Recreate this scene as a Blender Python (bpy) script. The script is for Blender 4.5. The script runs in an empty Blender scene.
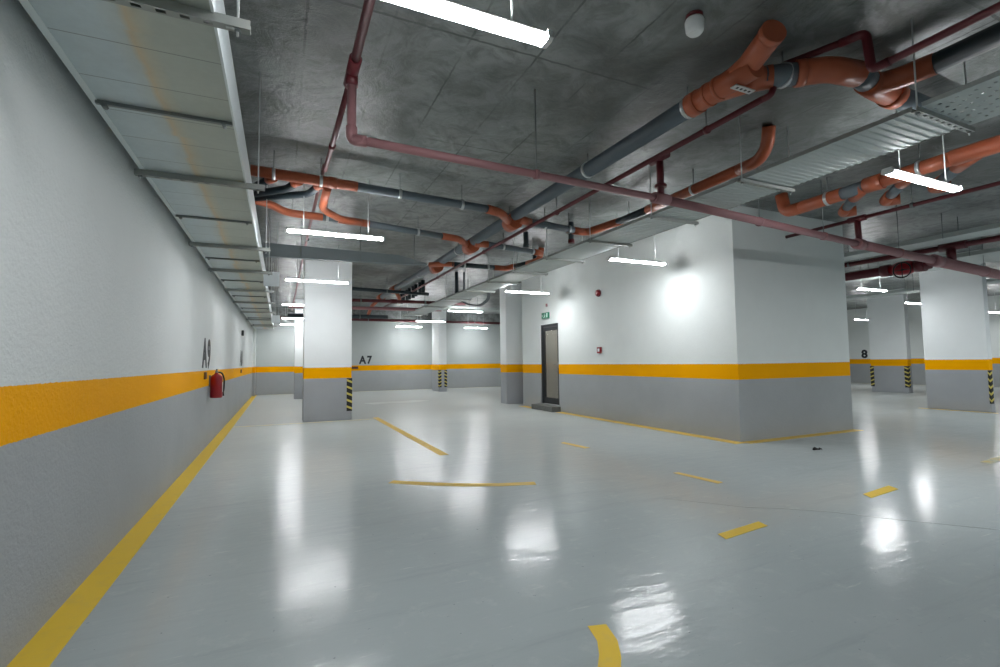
import bpy, math, random
from mathutils import Vector, Matrix
random.seed(4)
S = bpy.context.scene
COL = S.collection
PI = math.pi

# ------------------------------------------------------------------ materials
def new_mat(name):
    m = bpy.data.materials.new(name); m.use_nodes = True
    nt = m.node_tree; nt.nodes.clear()
    out = nt.nodes.new('ShaderNodeOutputMaterial')
    b = nt.nodes.new('ShaderNodeBsdfPrincipled')
    nt.links.new(b.outputs[0], out.inputs[0])
    return m, nt, b

def N(nt, t, **kw):
    n = nt.nodes.new(t)
    for k, v in kw.items():
        if k.startswith('i_'):
            n.inputs[k[2:].replace('_', ' ')].default_value = v
        else:
            setattr(n, k, v)
    return n

def mathn(nt, op, a, b=None, c=None):
    n = nt.nodes.new('ShaderNodeMath'); n.operation = op
    for i, v in enumerate((a, b, c)):
        if v is None: continue
        if isinstance(v, (int, float)): n.inputs[i].default_value = v
        else: nt.links.new(v, n.inputs[i])
    return n.outputs[0]

def mix(nt, f, a, b):
    n = nt.nodes.new('ShaderNodeMix'); n.data_type = 'RGBA'
    if isinstance(f, (int, float)): n.inputs[0].default_value = f
    else: nt.links.new(f, n.inputs[0])
    for i, v in ((6, a), (7, b)):
        if isinstance(v, tuple): n.inputs[i].default_value = (*v, 1) if len(v) == 3 else v
        else: nt.links.new(v, n.inputs[i])
    return n.outputs[2]

def noise(nt, scale, detail=3, rough=.55, vec=None, dist=0):
    n = nt.nodes.new('ShaderNodeTexNoise')
    n.inputs['Scale'].default_value = scale; n.inputs['Detail'].default_value = detail
    n.inputs['Roughness'].default_value = rough; n.inputs['Distortion'].default_value = dist
    if vec is None:
        g = nt.nodes.new('ShaderNodeNewGeometry'); vec = g.outputs['Position']
    nt.links.new(vec, n.inputs['Vector'])
    return n.outputs[0]

def ramp(nt, f, stops):
    n = nt.nodes.new('ShaderNodeValToRGB'); nt.links.new(f, n.inputs[0])
    e = n.color_ramp.elements
    while len(e) < len(stops): e.new(.5)
    for i, (p, c) in enumerate(stops):
        e[i].position = p; e[i].color = (*c, 1) if len(c) == 3 else c
    return n.outputs[0]

def bump(nt, bsdf, h, strength, dist=.01):
    n = nt.nodes.new('ShaderNodeBump'); n.inputs['Strength'].default_value = strength
    n.inputs['Distance'].default_value = dist
    nt.links.new(h, n.inputs['Height']); nt.links.new(n.outputs[0], bsdf.inputs['Normal'])

def plain(name, col, rough=.5, metal=0., nz=0., nscale=8., bmp=0.):
    m, nt, b = new_mat(name)
    b.inputs['Roughness'].default_value = rough; b.inputs['Metallic'].default_value = metal
    if nz:
        f = noise(nt, nscale)
        c = mix(nt, f, tuple(max(0, x * (1 - nz)) for x in col), tuple(min(1, x * (1 + nz)) for x in col))
        nt.links.new(c, b.inputs['Base Color'])
    else:
        b.inputs['Base Color'].default_value = (*col, 1)
    if bmp: bump(nt, b, noise(nt, nscale * 6), bmp, .004)
    return m

def banded(name, bumpy, scale, white=(.66, .69, .69), grey=(.375, .395, .405), yel=(.90, .395, .0)):
    """painted wall: grey dado, yellow band, white above"""
    m, nt, b = new_mat(name)
    g = N(nt, 'ShaderNodeNewGeometry'); sp = N(nt, 'ShaderNodeSeparateXYZ')
    nt.links.new(g.outputs['Position'], sp.inputs[0])
    wob = mathn(nt, 'MULTIPLY', mathn(nt, 'SUBTRACT', noise(nt, 30), .5), .012)
    z = mathn(nt, 'ADD', sp.outputs[2], wob)
    lo = mathn(nt, 'GREATER_THAN', z, .972); hi = mathn(nt, 'GREATER_THAN', z, 1.222)
    mott = noise(nt, 1.6, 5, .6)
    w = mix(nt, mott, tuple(x * .93 for x in white), tuple(x * 1.05 for x in white))
    gr = mix(nt, mott, tuple(x * .9 for x in grey), tuple(x * 1.1 for x in grey))
    y = mix(nt, mott, tuple(x * .93 for x in yel), tuple(x * 1.05 for x in yel))
    c = mix(nt, hi, mix(nt, lo, gr, y), w)
    nt.links.new(c, b.inputs['Base Color'])
    b.inputs['Roughness'].default_value = .55
    b.inputs['Specular IOR Level'].default_value = .04
    h = noise(nt, scale, 4, .65)
    bump(nt, b, h, bumpy, .012)
    return m

M = {}
M['wall'] = banded('textured_wall_paint', .55, 34)
M['core'] = banded('smooth_wall_paint', .22, 26, white=(.76, .80, .79))
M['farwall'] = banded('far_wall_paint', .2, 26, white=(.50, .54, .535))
M['col'] = banded('column_paint', .12, 20, white=(.80, .83, .84), grey=(.36, .375, .395))

def concrete():
    m, nt, b = new_mat('raw_concrete_ceiling')
    g = N(nt, 'ShaderNodeNewGeometry'); sp = N(nt, 'ShaderNodeSeparateXYZ')
    nt.links.new(g.outputs['Position'], sp.inputs[0])
    n1 = noise(nt, .55, 6, .62, dist=.6); n2 = noise(nt, 3.2, 8, .7, dist=1.2)
    c = mix(nt, ramp(nt, n1, [(.38, (0, 0, 0)), (.62, (1, 1, 1))]), (.07, .08, .076), (.25, .27, .268))
    c = mix(nt, ramp(nt, n2, [(.38, (0, 0, 0)), (.54, (1, 1, 1))]), mix(nt, .6, c, (.06, .068, .062)), c)
    # pale lime blooms and dark green oil stains
    n3 = noise(nt, 1.9, 7, .75, dist=2.)
    c = mix(nt, ramp(nt, n3, [(.64, (0, 0, 0)), (.74, (.55, .55, .55))]), c, (.42, .45, .44))
    n4 = noise(nt, 1.25, 5, .7, dist=1.5)
    c = mix(nt, ramp(nt, n4, [(.27, (.7, .7, .7)), (.36, (0, 0, 0))]), c, (.055, .062, .05))
    # plywood formwork joints
    def joint(axis, pitch, off, wdt, seedscale):
        p = mathn(nt, 'ADD', sp.outputs[axis], off)
        p = mathn(nt, 'ADD', p, mathn(nt, 'MULTIPLY', mathn(nt, 'SUBTRACT', noise(nt, 9, 3), .5), .03))
        f = mathn(nt, 'PINGPONG', p, pitch / 2)
        l = mathn(nt, 'LESS_THAN', f, wdt)
        br = ramp(nt, noise(nt, seedscale, 3), [(.42, (0, 0, 0)), (.56, (1, 1, 1))])
        return mathn(nt, 'MULTIPLY', l, br)
    j = mathn(nt, 'MAXIMUM', joint(0, .585, -.14, .009, 1.3), joint(1, 1.76, -3.36, .011, 1.1))
    c = mix(nt, mathn(nt, 'MULTIPLY', j, .8), c, (.035, .042, .04))
    nt.links.new(c, b.inputs['Base Color'])
    rr = ramp(nt, n2, [(.3, (.42,) * 3), (.7, (.27,) * 3)]); nt.links.new(rr, b.inputs['Roughness'])
    n5 = noise(nt, 14, 4, .7)
    bump(nt, b, mathn(nt, 'ADD', n2, mathn(nt, 'MULTIPLY', n5, .5)), .45, .025); b.inputs['Specular IOR Level'].default_value = .55
    return m
M['concrete'] = concrete()

def epoxy():
    m, nt, b = new_mat('glossy_grey_epoxy')
    n1 = noise(nt, .45, 5, .6); n2 = noise(nt, 5, 6, .7)
    c = mix(nt, n1, (.335, .385, .395), (.41, .455, .46))
    c = mix(nt, ramp(nt, n2, [(.56, (0, 0, 0)), (.74, (.4, .4, .4))]), c, (.50, .54, .535))
    st = N(nt, 'ShaderNodeMapping'); gg = N(nt, 'ShaderNodeNewGeometry'); st.inputs['Scale'].default_value = (.25, 2.2, 1); st.inputs['Rotation'].default_value = (0, 0, -.3)
    nt.links.new(gg.outputs['Position'], st.inputs[0])
    c = mix(nt, ramp(nt, noise(nt, 1.7, 8, .75, vec=st.outputs[0]), [(.54, (0, 0, 0)), (.70, (.5, .5, .5))]), c, (.29, .335, .34))
    c = mix(nt, ramp(nt, noise(nt, 11, 5, .7, vec=st.outputs[0]), [(.64, (0, 0, 0)), (.72, (.6, .6, .6))]), c, (.55, .58, .57))
    # small dark specks and dust far down the hall
    n3 = noise(nt, 28, 2, .5)
    c = mix(nt, ramp(nt, n3, [(.73, (0, 0, 0)), (.77, (.6, .6, .6))]), c, (.16, .18, .18))
    nt.links.new(c, b.inputs['Base Color'])
    # fine dust settled over the far, less used part of the hall dulls the gloss
    g0 = N(nt, 'ShaderNodeNewGeometry'); s0 = N(nt, 'ShaderNodeSeparateXYZ'); nt.links.new(g0.outputs['Position'], s0.inputs[0])
    far = mathn(nt, 'DIVIDE', mathn(nt, 'SUBTRACT', mathn(nt, 'ADD', s0.outputs[1], mathn(nt, 'MULTIPLY', noise(nt, .5, 4), 3.)), 4.2), 8.)
    fr = ramp(nt, far, [(0, (0, 0, 0)), (1, (1, 1, 1))])
    r = mix(nt, fr, (.145, .145, .145), (.262, .262, .262))
    nt.links.new(r, b.inputs['Roughness'])
    nt.links.new(mix(nt, fr, (.2, .2, .2), (.05, .05, .05)), b.inputs['Specular IOR Level'])
    cc = mix(nt, mathn(nt, 'MULTIPLY', fr, .65), c, (.60, .625, .60)); nt.links.new(cc, b.inputs['Base Color'])
    b.inputs['IOR'].default_value = 1.5; b.inputs['Specular IOR Level'].default_value = .2
    g = N(nt, 'ShaderNodeNewGeometry'); mp = N(nt, 'ShaderNodeMapping'); mp.inputs['Scale'].default_value = (.35, 1, 1)
    mp.inputs['Rotation'].default_value = (0, 0, -.42)
    nt.links.new(g.outputs['Position'], mp.inputs[0])
    h = mathn(nt, 'ADD', noise(nt, 12, 3, .6, vec=mp.outputs[0]), mathn(nt, 'MULTIPLY', noise(nt, 3.2, 2), .7))
    bump(nt, b, h, .13, .02)
    return m
M['floor'] = epoxy()

def road_yellow(name, col, faded, thr):
    m, nt, b = new_mat(name)
    f = ramp(nt, noise(nt, 7, 6, .7), [(thr - .08, (0, 0, 0)), (thr + .08, (1, 1, 1))])
    c = mix(nt, f, faded, col)
    nt.links.new(c, b.inputs['Base Color'])
    b.inputs['Roughness'].default_value = .55
    return m
M['line'] = road_yellow('yellow_line_paint', (.66, .44, .075), (.60, .45, .14), .42)
M['line_bright'] = road_yellow('bright_yellow_line_paint', (.74, .50, .03), (.68, .47, .06), .40)
M['line_faded'] = road_yellow('faded_yellow_line_paint', (.60, .50, .22), (.46, .49, .42), .50)

def galv(name, base=(.50, .54, .54), stain=False, rough=.42, metal=.55):
    m, nt, b = new_mat(name)
    n1 = noise(nt, 2.5, 5, .6); n2 = noise(nt, 24, 3, .6)
    c = mix(nt, n1, tuple(x * .82 for x in base), tuple(x * 1.15 for x in base))
    c = mix(nt, mathn(nt, 'MULTIPLY', n2, .35), c, tuple(x * .6 for x in base))
    if stain:
        g = N(nt, 'ShaderNodeNewGeometry'); sp = N(nt, 'ShaderNodeSeparateXYZ')
        nt.links.new(g.outputs['Position'], sp.inputs[0])
        # each 0.37 m panel has its own stain edge
        step = mathn(nt, 'FLOOR', mathn(nt, 'DIVIDE', sp.outputs[1], .372))
        cx = N(nt, 'ShaderNodeCombineXYZ'); nt.links.new(step, cx.inputs[0])
        wn = N(nt, 'ShaderNodeTexWhiteNoise'); nt.links.new(cx.outputs[0], wn.inputs[0])
        sh = mathn(nt, 'MULTIPLY', mathn(nt, 'SUBTRACT', wn.outputs[0], .5), .05)
        x = mathn(nt, 'ADD', mathn(nt, 'ADD', sp.outputs[0], sh), mathn(nt, 'MULTIPLY', mathn(nt, 'SUBTRACT', noise(nt, 5), .5), .05))
        t = mathn(nt, 'MULTIPLY', mathn(nt, 'ADD', x, 1.0), 1.4)
        tint = ramp(nt, t, [(.36, (1., 1.06, 1.1)), (.47, (1.0, 1.0, .96)), (.515, (1.15, .86, .55)), (.565, (1.0, .88, .68)), (.64, (.86, .85, .74)), (.95, (.80, .81, .72))])
        mm = nt.nodes.new('ShaderNodeMix'); mm.data_type = 'RGBA'; mm.blend_type = 'MULTIPLY'
        mm.inputs[0].default_value = .85
        nt.links.new(c, mm.inputs[6]); nt.links.new(tint, mm.inputs[7]); c = mm.outputs[2]
        seam = mathn(nt, 'LESS_THAN', mathn(nt, 'PINGPONG', mathn(nt, 'ADD', sp.outputs[1], .25), .186), .0035)
        c = mix(nt, mathn(nt, 'MULTIPLY', seam, .6), c, (.10, .11, .11))
    nt.links.new(c, b.inputs['Base Color'])
    b.inputs['Roughness'].default_value = rough; b.inputs['Metallic'].default_value = metal
    bump(nt, b, n1, .15, .02)
    return m
M['duct'] = galv('stained_galvanised_sheet', (.60, .65, .66), True, .5, .3)
M['galv'] = galv('galvanised_steel')
M['tray'] = galv('cable_tray_steel', (.50, .54, .53), False, .6, .12)
M['strut'] = galv('strut_channel_steel', (.38, .40, .38), False, .5, .5)
M['whitemetal'] = plain('white_panel_and_lit_edge', (.72, .78, .80), .4)
M['rod'] = plain('threaded_rod_steel', (.22, .24, .24), .5, .6)
M['rod_white'] = plain('bright_steel_rod', (.6, .63, .63), .4, .4)
M['orange'] = plain('orange_drain_pipe', (.43, .11, .05), .38, nz=.15, nscale=4)
M['greypipe'] = plain('grey_drain_pipe', (.125, .155, .18), .42, nz=.12, nscale=4)
M['darkpipe'] = plain('dark_drain_pipe', (.03, .045, .055), .45)
M['red'] = plain('red_sprinkler_pipe', (.115, .018, .024), .45, nz=.2, nscale=5)
M['pink'] = plain('dusty_red_sprinkler_pipe', (.33, .16, .17), .55, nz=.12, nscale=6)
M['redcoup'] = plain('red_grooved_coupling', (.11, .012, .018), .4)
M['clamp'] = plain('steel_pipe_clamp', (.6, .63, .64), .35, .7)
M['white'] = plain('white_plastic', (.75, .77, .77), .4)
M['cable'] = plain('white_flex', (.6, .63, .62), .5)
M['black'] = plain('black_rubber', (.012, .012, .013), .55)
M['ink'] = plain('black_stencil_paint', (.02, .024, .03), .6)
M['ext_red'] = plain('red_enamel', (.27, .003, .01), .3)
M['brownsign'] = plain('brown_sign_face', (.10, .035, .015), .5)
M['yellowtape'] = plain('yellow_guard_rubber', (.62, .52, .12), .5)
M['darkframe'] = plain('black_aluminium_frame', (.006, .009, .012), .5, 0.)
M['step'] = plain('cement_step', (.14, .145, .135), .8, nz=.25, nscale=10, bmp=.3)
M['inner'] = plain('beige_lobby_plaster', (.50, .47, .40), .7)
M['signgreen'] = plain('green_sign_face', (.01, .19, .10), .4)
M['signwhite'] = plain('white_sign_symbol', (.55, .8, .68), .5)
M['debris'] = plain('dark_debris', (.02, .02, .02), .8)
M['crack'] = plain('dark_floor_scratch', (.26, .30, .30), .5)
M['ductgrey'] = galv('painted_duct_sheet', (.20, .235, .25), False, .6, .0)

def emis(name, col, st):
    m = bpy.data.materials.new(name); m.use_nodes = True
    nt = m.node_tree; nt.nodes.clear()
    o = nt.nodes.new('ShaderNodeOutputMaterial'); e = nt.nodes.new('ShaderNodeEmission')
    e.inputs[0].default_value = (*col, 1); e.inputs[1].default_value = st
    nt.links.new(e.outputs[0], o.inputs[0]); return m
M['tube'] = emis('lit_diffuser', (.965, .985, 1.0), 88.)

def glass():
    m, nt, b = new_mat('door_glass')
    b.inputs['Base Color'].default_value = (.62, .64, .62, 1)
    b.inputs['Roughness'].default_value = .12
    b.inputs['Transmission Weight'].default_value = .85
    b.inputs['IOR'].default_value = 1.45
    return m
M['glass'] = glass()

# ------------------------------------------------------------------ mesh builder
class MB:
    def __init__(s): s.v = []; s.f = []; s.sm = []
    def face(s, idx, smooth=False): s.f.append(idx); s.sm.append(smooth)
    def box(s, a, b):
        x0, y0, z0 = a; x1, y1, z1 = b; k = len(s.v)
        s.v += [(x0, y0, z0), (x1, y0, z0), (x1, y1, z0), (x0, y1, z0), (x0, y0, z1), (x1, y0, z1), (x1, y1, z1), (x0, y1, z1)]
        for q in ((0, 3, 2, 1), (4, 5, 6, 7), (0, 1, 5, 4), (1, 2, 6, 5), (2, 3, 7, 6), (3, 0, 4, 7)):
            s.face(tuple(k + i for i in q))
        return s
    def prism(s, poly, ax, a, b):
        """closed polygon (2-D) extruded along axis ax from a to b"""
        k = len(s.v); n = len(poly)
        for t in (a, b):
            for p in poly:
                q = list(p); q.insert(ax, t); s.v.append(tuple(q))
        s.face(tuple(k + i for i in range(n))); s.face(tuple(k + n + i for i in reversed(range(n))))
        for i in range(n):
            j = (i + 1) % n; s.face((k + i, k + n + i, k + n + j, k + j))
        return s
    def tube(s, pts, r, n=14, caps=True):
        pts = [Vector(p) for p in pts]; rs = r if isinstance(r, (list, tuple)) else [r] * len(pts)
        k = len(s.v); ref = None
        for i, p in enumerate(pts):
            if i == 0: d = pts[1] - p
            elif i == len(pts) - 1: d = p - pts[i - 1]
            else: d = (pts[i + 1] - p).normalized() + (p - pts[i - 1]).normalized()
            d.normalize()
            if ref is None:
                ref = Vector((0, 0, 1)) if abs(d.z) < .9 else Vector((1, 0, 0))
            u = d.cross(ref).normalized(); w = u.cross(d).normalized(); ref = w
            st = 1.
            for j in range(n):
                a = 2 * PI * j / n
                s.v.append(tuple(p + (u * math.cos(a) + w * math.sin(a)) * rs[i]))
        for i in range(len(pts) - 1):
            for j in range(n):
                a = k + i * n + j; b = k + i * n + (j + 1) % n
                s.face((a, b, b + n, a + n), True)
        if caps:
            s.face(tuple(k + j for j in reversed(range(n)))); e = k + (len(pts) - 1) * n
            s.face(tuple(e + j for j in range(n)))
        return s
    def build(s, name, mat, parent=None, bevel=0):
        me = bpy.data.meshes.new(name)
        off = Vector(parent.location) if parent is not None and parent.type == 'EMPTY' else Vector((0, 0, 0))
        if parent is not None and parent.parent is not None: off = Vector(parent.parent.location)
        me.from_pydata([tuple(Vector(v) - off) for v in s.v], [], s.f)
        me.polygons.foreach_set('use_smooth', s.sm); me.update()
        o = bpy.data.objects.new(name, me); COL.objects.link(o)
        me.materials.append(mat)
        if parent is not None: o.parent = parent
        if bevel:
            md = o.modifiers.new('bevel', 'BEVEL'); md.width = bevel; md.segments = 2; md.limit_method = 'ANGLE'
        return o

def bend(pts, rad=.12, seg=5):
    """round the corners of a polyline"""
    pts = [Vector(p) for p in pts]; out = [pts[0]]
    for i in range(1, len(pts) - 1):
        a, p, b = pts[i - 1], pts[i], pts[i + 1]
        da = (a - p); db = (b - p); r = min(rad, da.length * .45, db.length * .45)
        p0 = p + da.normalized() * r; p1 = p + db.normalized() * r
        for k in range(seg + 1):
            t = k / seg; out.append(p0 * (1 - t) ** 2 + p * 2 * t * (1 - t) + p1 * t * t)
    out.append(pts[-1]); return out

def empty(name, loc, label, cat, group=None):
    o = bpy.data.objects.new(name, None); COL.objects.link(o); o.location = loc
    o['label'] = label; o['category'] = cat
    if group: o['group'] = group
    o.empty_display_size = .1
    return o
def tag(o, label, cat, group=None):
    o['label'] = label; o['category'] = cat
    if group: o['group'] = group
    return o
def struct(o): o['kind'] = 'structure'; return o
def copy_tree(o, parent=None):
    c = o.copy(); COL.objects.link(c); c.parent = parent
    for ch in list(o.children): copy_tree(ch, c)
    return c
def clone(o, loc, label):
    c = copy_tree(o); c.location = loc; c['label'] = label; return c

CZ = 3.8      # slab soffit
# ------------------------------------------------------------------ shell
XL, YF, XR, YB = -1.07, 23.45, 27., -6.
struct(MB().box((XL - .2, YB - .2, -.2), (XR + .2, YF + .2, 0)).build('floor', M['floor']))
struct(MB().box((XL - .2, YB - .2, CZ), (XR + .2, YF + .2, CZ + .3)).build('ceiling', M['concrete']))
struct(MB().box((XL - .2, YB, 0), (XL, YF + .2, CZ)).build('wall_left', M['wall']))
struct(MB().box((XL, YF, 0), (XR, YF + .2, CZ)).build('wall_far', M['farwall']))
struct(MB().box((XR, YB, 0), (XR + .2, YF + .2, CZ)).build('wall_right', M['core']))
struct(MB().box((XL - .2, YB - .2, 0), (XR + .2, YB, CZ)).build('wall_back', M['core']))
struct(MB().box((XL, YF - .45, 3.36), (XR, YF, CZ)).build('trim_1', M['concrete']))   # beam along the far wall
struct(MB().box((XL, 22.75, 0), (-.97, YF, CZ)).build('trim_2', M['core']))           # slim pilaster in the far left corner
# stair core: a walled block with a glazed door in its long face
BX0, BX1, BY0, BY1 = 6.6, 9.5, 5.44, 12.92
DY0, DY1, DZ0, DZ1 = 10.86, 11.84, .15, 2.31
c = MB()
c.box((BX0, BY0, 0), (BX0 + .2, DY0, CZ)); c.box((BX0, DY1, 0), (BX0 + .2, BY1, CZ))
c.box((BX0, DY0, DZ1), (BX0 + .2, DY1, CZ)); c.box((BX0, DY0, 0), (BX0 + .2, DY1, DZ0))
c.box((BX0 + .2, BY0, 0), (BX1, BY0 + .2, CZ)); c.box((BX0 + .2, BY1 - .2, 0), (BX1, BY1, CZ))
c.box((BX1 - .2, BY0 + .2, 0), (BX1, BY1 - .2, CZ))
struct(c.build('wall_center', M['core']))
c = MB()   # the lobby behind the glass
c.box((BX0 + .2, 10.3, .0), (BX1 - .2, 12.5, .15)); c.box((8.1, 10.3, .15), (8.2, 12.5, CZ))
c.box((BX0 + .2, 10.2, .0), (BX1 - .2, 10.3, CZ)); c.box((BX0 + .2, 12.5, 0), (BX1 - .2, 12.6, CZ))
struct(c.build('wall_lobby', M['inner']))

# ------------------------------------------------------------------ door, step
d = empty('door', (BX0 + .08, 11.35, DZ0), 'black framed glass door above a low cement step', 'door')
f = MB(); w = .075
x0, x1 = BX0 + .04, BX0 + .12
f.box((x0, DY0, DZ0), (x1, DY0 + w, DZ1)).box((x0, DY1 - w, DZ0), (x1, DY1, DZ1)).box((x0, DY0 + w, DZ1 - w), (x1, DY1 - w, DZ1))
f.build('door_frame', M['darkframe'], d)
l = MB(); w2 = .09; a0, a1 = DY0 + w + .006, DY1 - w - .006
l.box((x0 + .01, a0, DZ0 + .01), (x1 - .02, a0 + .05, DZ1 - w - .006)).box((x0 + .01, a1 - w2, DZ0 + .01), (x1 - .02, a1, DZ1 - w - .006))
l.box((x0 + .01, a0 + .05, DZ1 - w - .1), (x1 - .02, a1 - w2, DZ1 - w - .006)).box((x0 + .01, a0 + .05, DZ0 + .01), (x1 - .02, a1 - w2, DZ0 + .17))
l.build('door_leaf', M['darkframe'], d)
g = MB().box((x0 + .028, a0 + .05, DZ0 + .17), (x0 + .036, a1 - w2, DZ1 - w - .1)); g.build('glass_pane', M['glass'], d)
h = MB().tube(bend([(x0 + .012, a0 + .025, 1.22), (x0 - .04, a0 + .025, 1.22), (x0 - .04, a0 + .16, 1.22)], .02), .011, 8)
h.box((x0 + .002, a0 + .008, 1.12), (x0 + .012, a0 + .042, 1.28)); h.build('door_handle', M['rod'], d)
st = MB().box((BX0 - .26, 10.8, 0), (BX0, 11.93, .13)).build('step', M['step'], bevel=.012)
tag(st, 'low rough cement step on the floor under the glass door', 'step')

# ------------------------------------------------------------------ columns with striped corner guards
def guard(parent, cx, cy, sx, sy, z0=.2, z1=.965, wy=.11):
    """striped rubber angle wrapped on a column corner: sx,sy = directions in which the two legs run"""
    w, t = .11, .012
    b = MB()
    xa, xb = sorted((cx - sx * t, cx + sx * w)); ya, yb = sorted((cy - sy * t, cy))
    b.box((xa, ya, z0), (xb, yb, z1))
    xa2, xb2 = sorted((cx - sx * t, cx)); ya2, yb2 = sorted((cy, cy + sy * wy))
    b.box((xa2, ya2, z0), (xb2, yb2, z1))
    g = b.build('corner_guard', M['black'], parent); g['label'] = 'black corner guard with yellow slanted stripes'
    s = MB(); n = 5; p = (z1 - z0) / n; e = .0025
    for i in range(n):
        za = z0 + i * p + .03
        yf = cy - sy * (t + e); xe = cx - sx * (t + e)
        xo = cx + sx * w
        s.prism([(xe, za), (xo, za + .055), (xo, za + .105), (xe, za + .05)], 1, min(yf, yf + sy * e), max(yf, yf + sy * e))
        yo = cy + sy * wy
        s.prism([(yf, za), (yo, za + .055), (yo, za + .105), (yf, za + .05)], 0, min(xe, xe + sx * e), max(xe, xe + sx * e))
    s.build('stripe', M['yellowtape'], g)

def column(x0, x1, y0, y1, label, guards=(), wy=.11):
    o = empty('column', ((x0 + x1) / 2, (y0 + y1) / 2, 0), label, 'column')
    MB().box((x0, y0, 0), (x1, y1, CZ - .002)).build('shaft', M['col'], o, bevel=.012)
    for gx, gy in guards:
        guard(o, x0 if gx < 0 else x1, y0 if gy < 0 else y1, -gx, -gy, wy=wy)
    return o
column(.48, 1.53, 11.85, 12.3, 'wide white column with grey base and one striped guard, nearest on the left', [(1, -1)])
column(.48, 1.45, 19.85, 20.3, 'white column half hidden behind the nearest left column')
column(6.38, 7.3, 13.6, 14.05, 'unguarded shaded column standing just past the glass door of the block')
column(6.5, 6.86, 21.0, 22.1, 'slim far column with two striped guards before the far wall', [(-1, -1), (1, -1)])
column(14.9, 15.1, 5.54, 6.76, 'broad column at the right edge under the dusty red pipe', [(-1, -1)], wy=.02)
column(20.6, 20.85, 9.85, 11.06, 'distant right column with two striped guards between block and broad column', [(-1, -1), (-1, 1)])

# ------------------------------------------------------------------ floor paint
def slab(name, pts, mat, label, cat='floor marking', group=None, z=.0025):
    b = MB(); k = len(pts)
    b.v = [(x, y, .0003) for x, y in pts] + [(x, y, z) for x, y in pts]
    b.face(tuple(reversed(range(k)))); b.face(tuple(range(k, 2 * k)))
    for i in range(k):
        j = (i + 1) % k; b.face((i, j, k + j, k + i))
    return tag(b.build(name, mat), label, cat, group)
def quad_strip(name, path, w, mat, label, cat='floor marking', z=.0025):
    L, R_ = [], []
    for i, p in enumerate(path):
        a = Vector(path[max(0, i - 1)]); b_ = Vector(path[min(len(path) - 1, i + 1)])
        d_ = (b_ - a).normalized(); n_ = Vector((-d_.y, d_.x)) * w / 2
        L.append(tuple(Vector(p) + n_)); R_.append(tuple(Vector(p) - n_))
    b = MB(); m = len(path)
    for zz in (.0003, z):
        for q in L + R_: b.v.append((q[0], q[1], zz))
    for i in range(m - 1):
        b.face((2 * m + i, 3 * m + i, 3 * m + i + 1, 2 * m + i + 1)); b.face((i, i + 1, m + i + 1, m + i))
        b.face((i, 2 * m + i, 2 * m + i + 1, i + 1)); b.face((m + i, m + i + 1, 3 * m + i + 1, 3 * m + i))
    b.face((0, m, 3 * m, 2 * m)); b.face((m - 1, 3 * m - 1, 4 * m - 1, 2 * m - 1)[::-1])
    return tag(b.build(name, mat), label, cat)
FM = 'floor marking'
quad_strip('floor_line', [(-.98, -2.), (-.985, 3.), (-.98, 9.), (-.98, 15.), (-.99, 23.4)], .17, M['line_bright'], 'long yellow border line on the floor along the left wall', FM)
slab('floor_line', [(-.88, 11.62), (2.1, 11.6), (2.1, 11.72), (-.88, 11.74)], M['line_faded'], 'faint yellow line crossing the foot of the nearest left column', FM)
quad_strip('floor_line', [(2.1, 11.95), (2.11, 9.), (2.12, 6.62)], .13, M['line'], 'yellow bay line running from the nearest left column toward the middle', FM)
quad_strip('floor_line', [(1.12, 5.42), (1.45, 5.15), (1.8, 4.92), (2.13, 4.76), (2.5, 4.64)], .12, M['line'], 'slightly curved yellow line lying across the middle of the floor', FM)
quad_strip('floor_arc', [(1.435, 2.05), (1.4, 1.92), (1.34, 1.82), (1.24, 1.7), (1.1, 1.55), (.9, 1.4)], .095, M['line_bright'], 'bright yellow curved mark cut by the bottom of the picture', FM)
slab('floor_dash', [(4.08, 6.7), (4.17, 6.74), (4.25, 6.14), (4.14, 6.12)], M['line'], 'shortest faint yellow dash, nearest to the door wall', FM)
slab('floor_dash', [(4.13, 4.33), (4.21, 4.33), (4.28, 3.77), (4.19, 3.75)], M['line'], 'thin yellow dash in front of the block corner', FM)
slab('floor_dash', [(2.98, 2.69), (3.50, 2.75), (3.47, 2.65), (2.95, 2.59)], M['line_bright'], 'bright yellow dash right of the brightest floor reflection', FM)
slab('floor_dash', [(5.07, 2.85), (5.63, 2.92), (5.56, 2.80), (5.0, 2.74)], M['line_bright'], 'yellow dash on the right half of the floor', FM)
slab('floor_dash', [(7.85, 3.06), (8.5, 3.12), (8.45, 3.0), (7.8, 2.95)], M['line_faded'], 'faint yellow dash at the right edge of the picture', FM)
quad_strip('floor_line', [(6.48, 12.8), (6.48, 11.98)], .22, M['line'], 'short yellow border piece left of the cement step', FM)
quad_strip('floor_line', [(6.50, 10.76), (6.49, 8.), (6.48, 5.34)], .2, M['line'], 'yellow border line along the long face of the block', FM)
quad_strip('floor_line', [(6.6, 5.345), (8., 5.345), (9.5, 5.35)], .17, M['line'], 'yellow border line under the shaded short face of the block', FM)
quad_strip('floor_line', [(-.8, 23.36), (6., 23.36), (14, 23.36), (26.8, 23.36)], .14, M['line_faded'], 'yellow border line at the foot of the far wall', FM)
quad_strip('floor_line', [(14.8, 5.4), (14.8, 6.9)], .1, M['line'], 'yellow border line at the foot of the broad right column', FM)
quad_strip('floor_line', [(26.9, 22.), (26.9, -2.)], .14, M['line_faded'], 'pale yellow border line along the distant right wall', FM)
dd = MB()
for (x, y, r) in ((6.92, 4.48, .045), (6.98, 4.45, .03)):
    dd.tube([(x - r, y, .012), (x, y + .01, .02), (x + r, y - .005, .01)], [r * .3, r * .5, r * .2], 7)
tag(dd.build('debris', M['debris']), 'small dark scrap lying on the floor before the block corner', 'debris')
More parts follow.
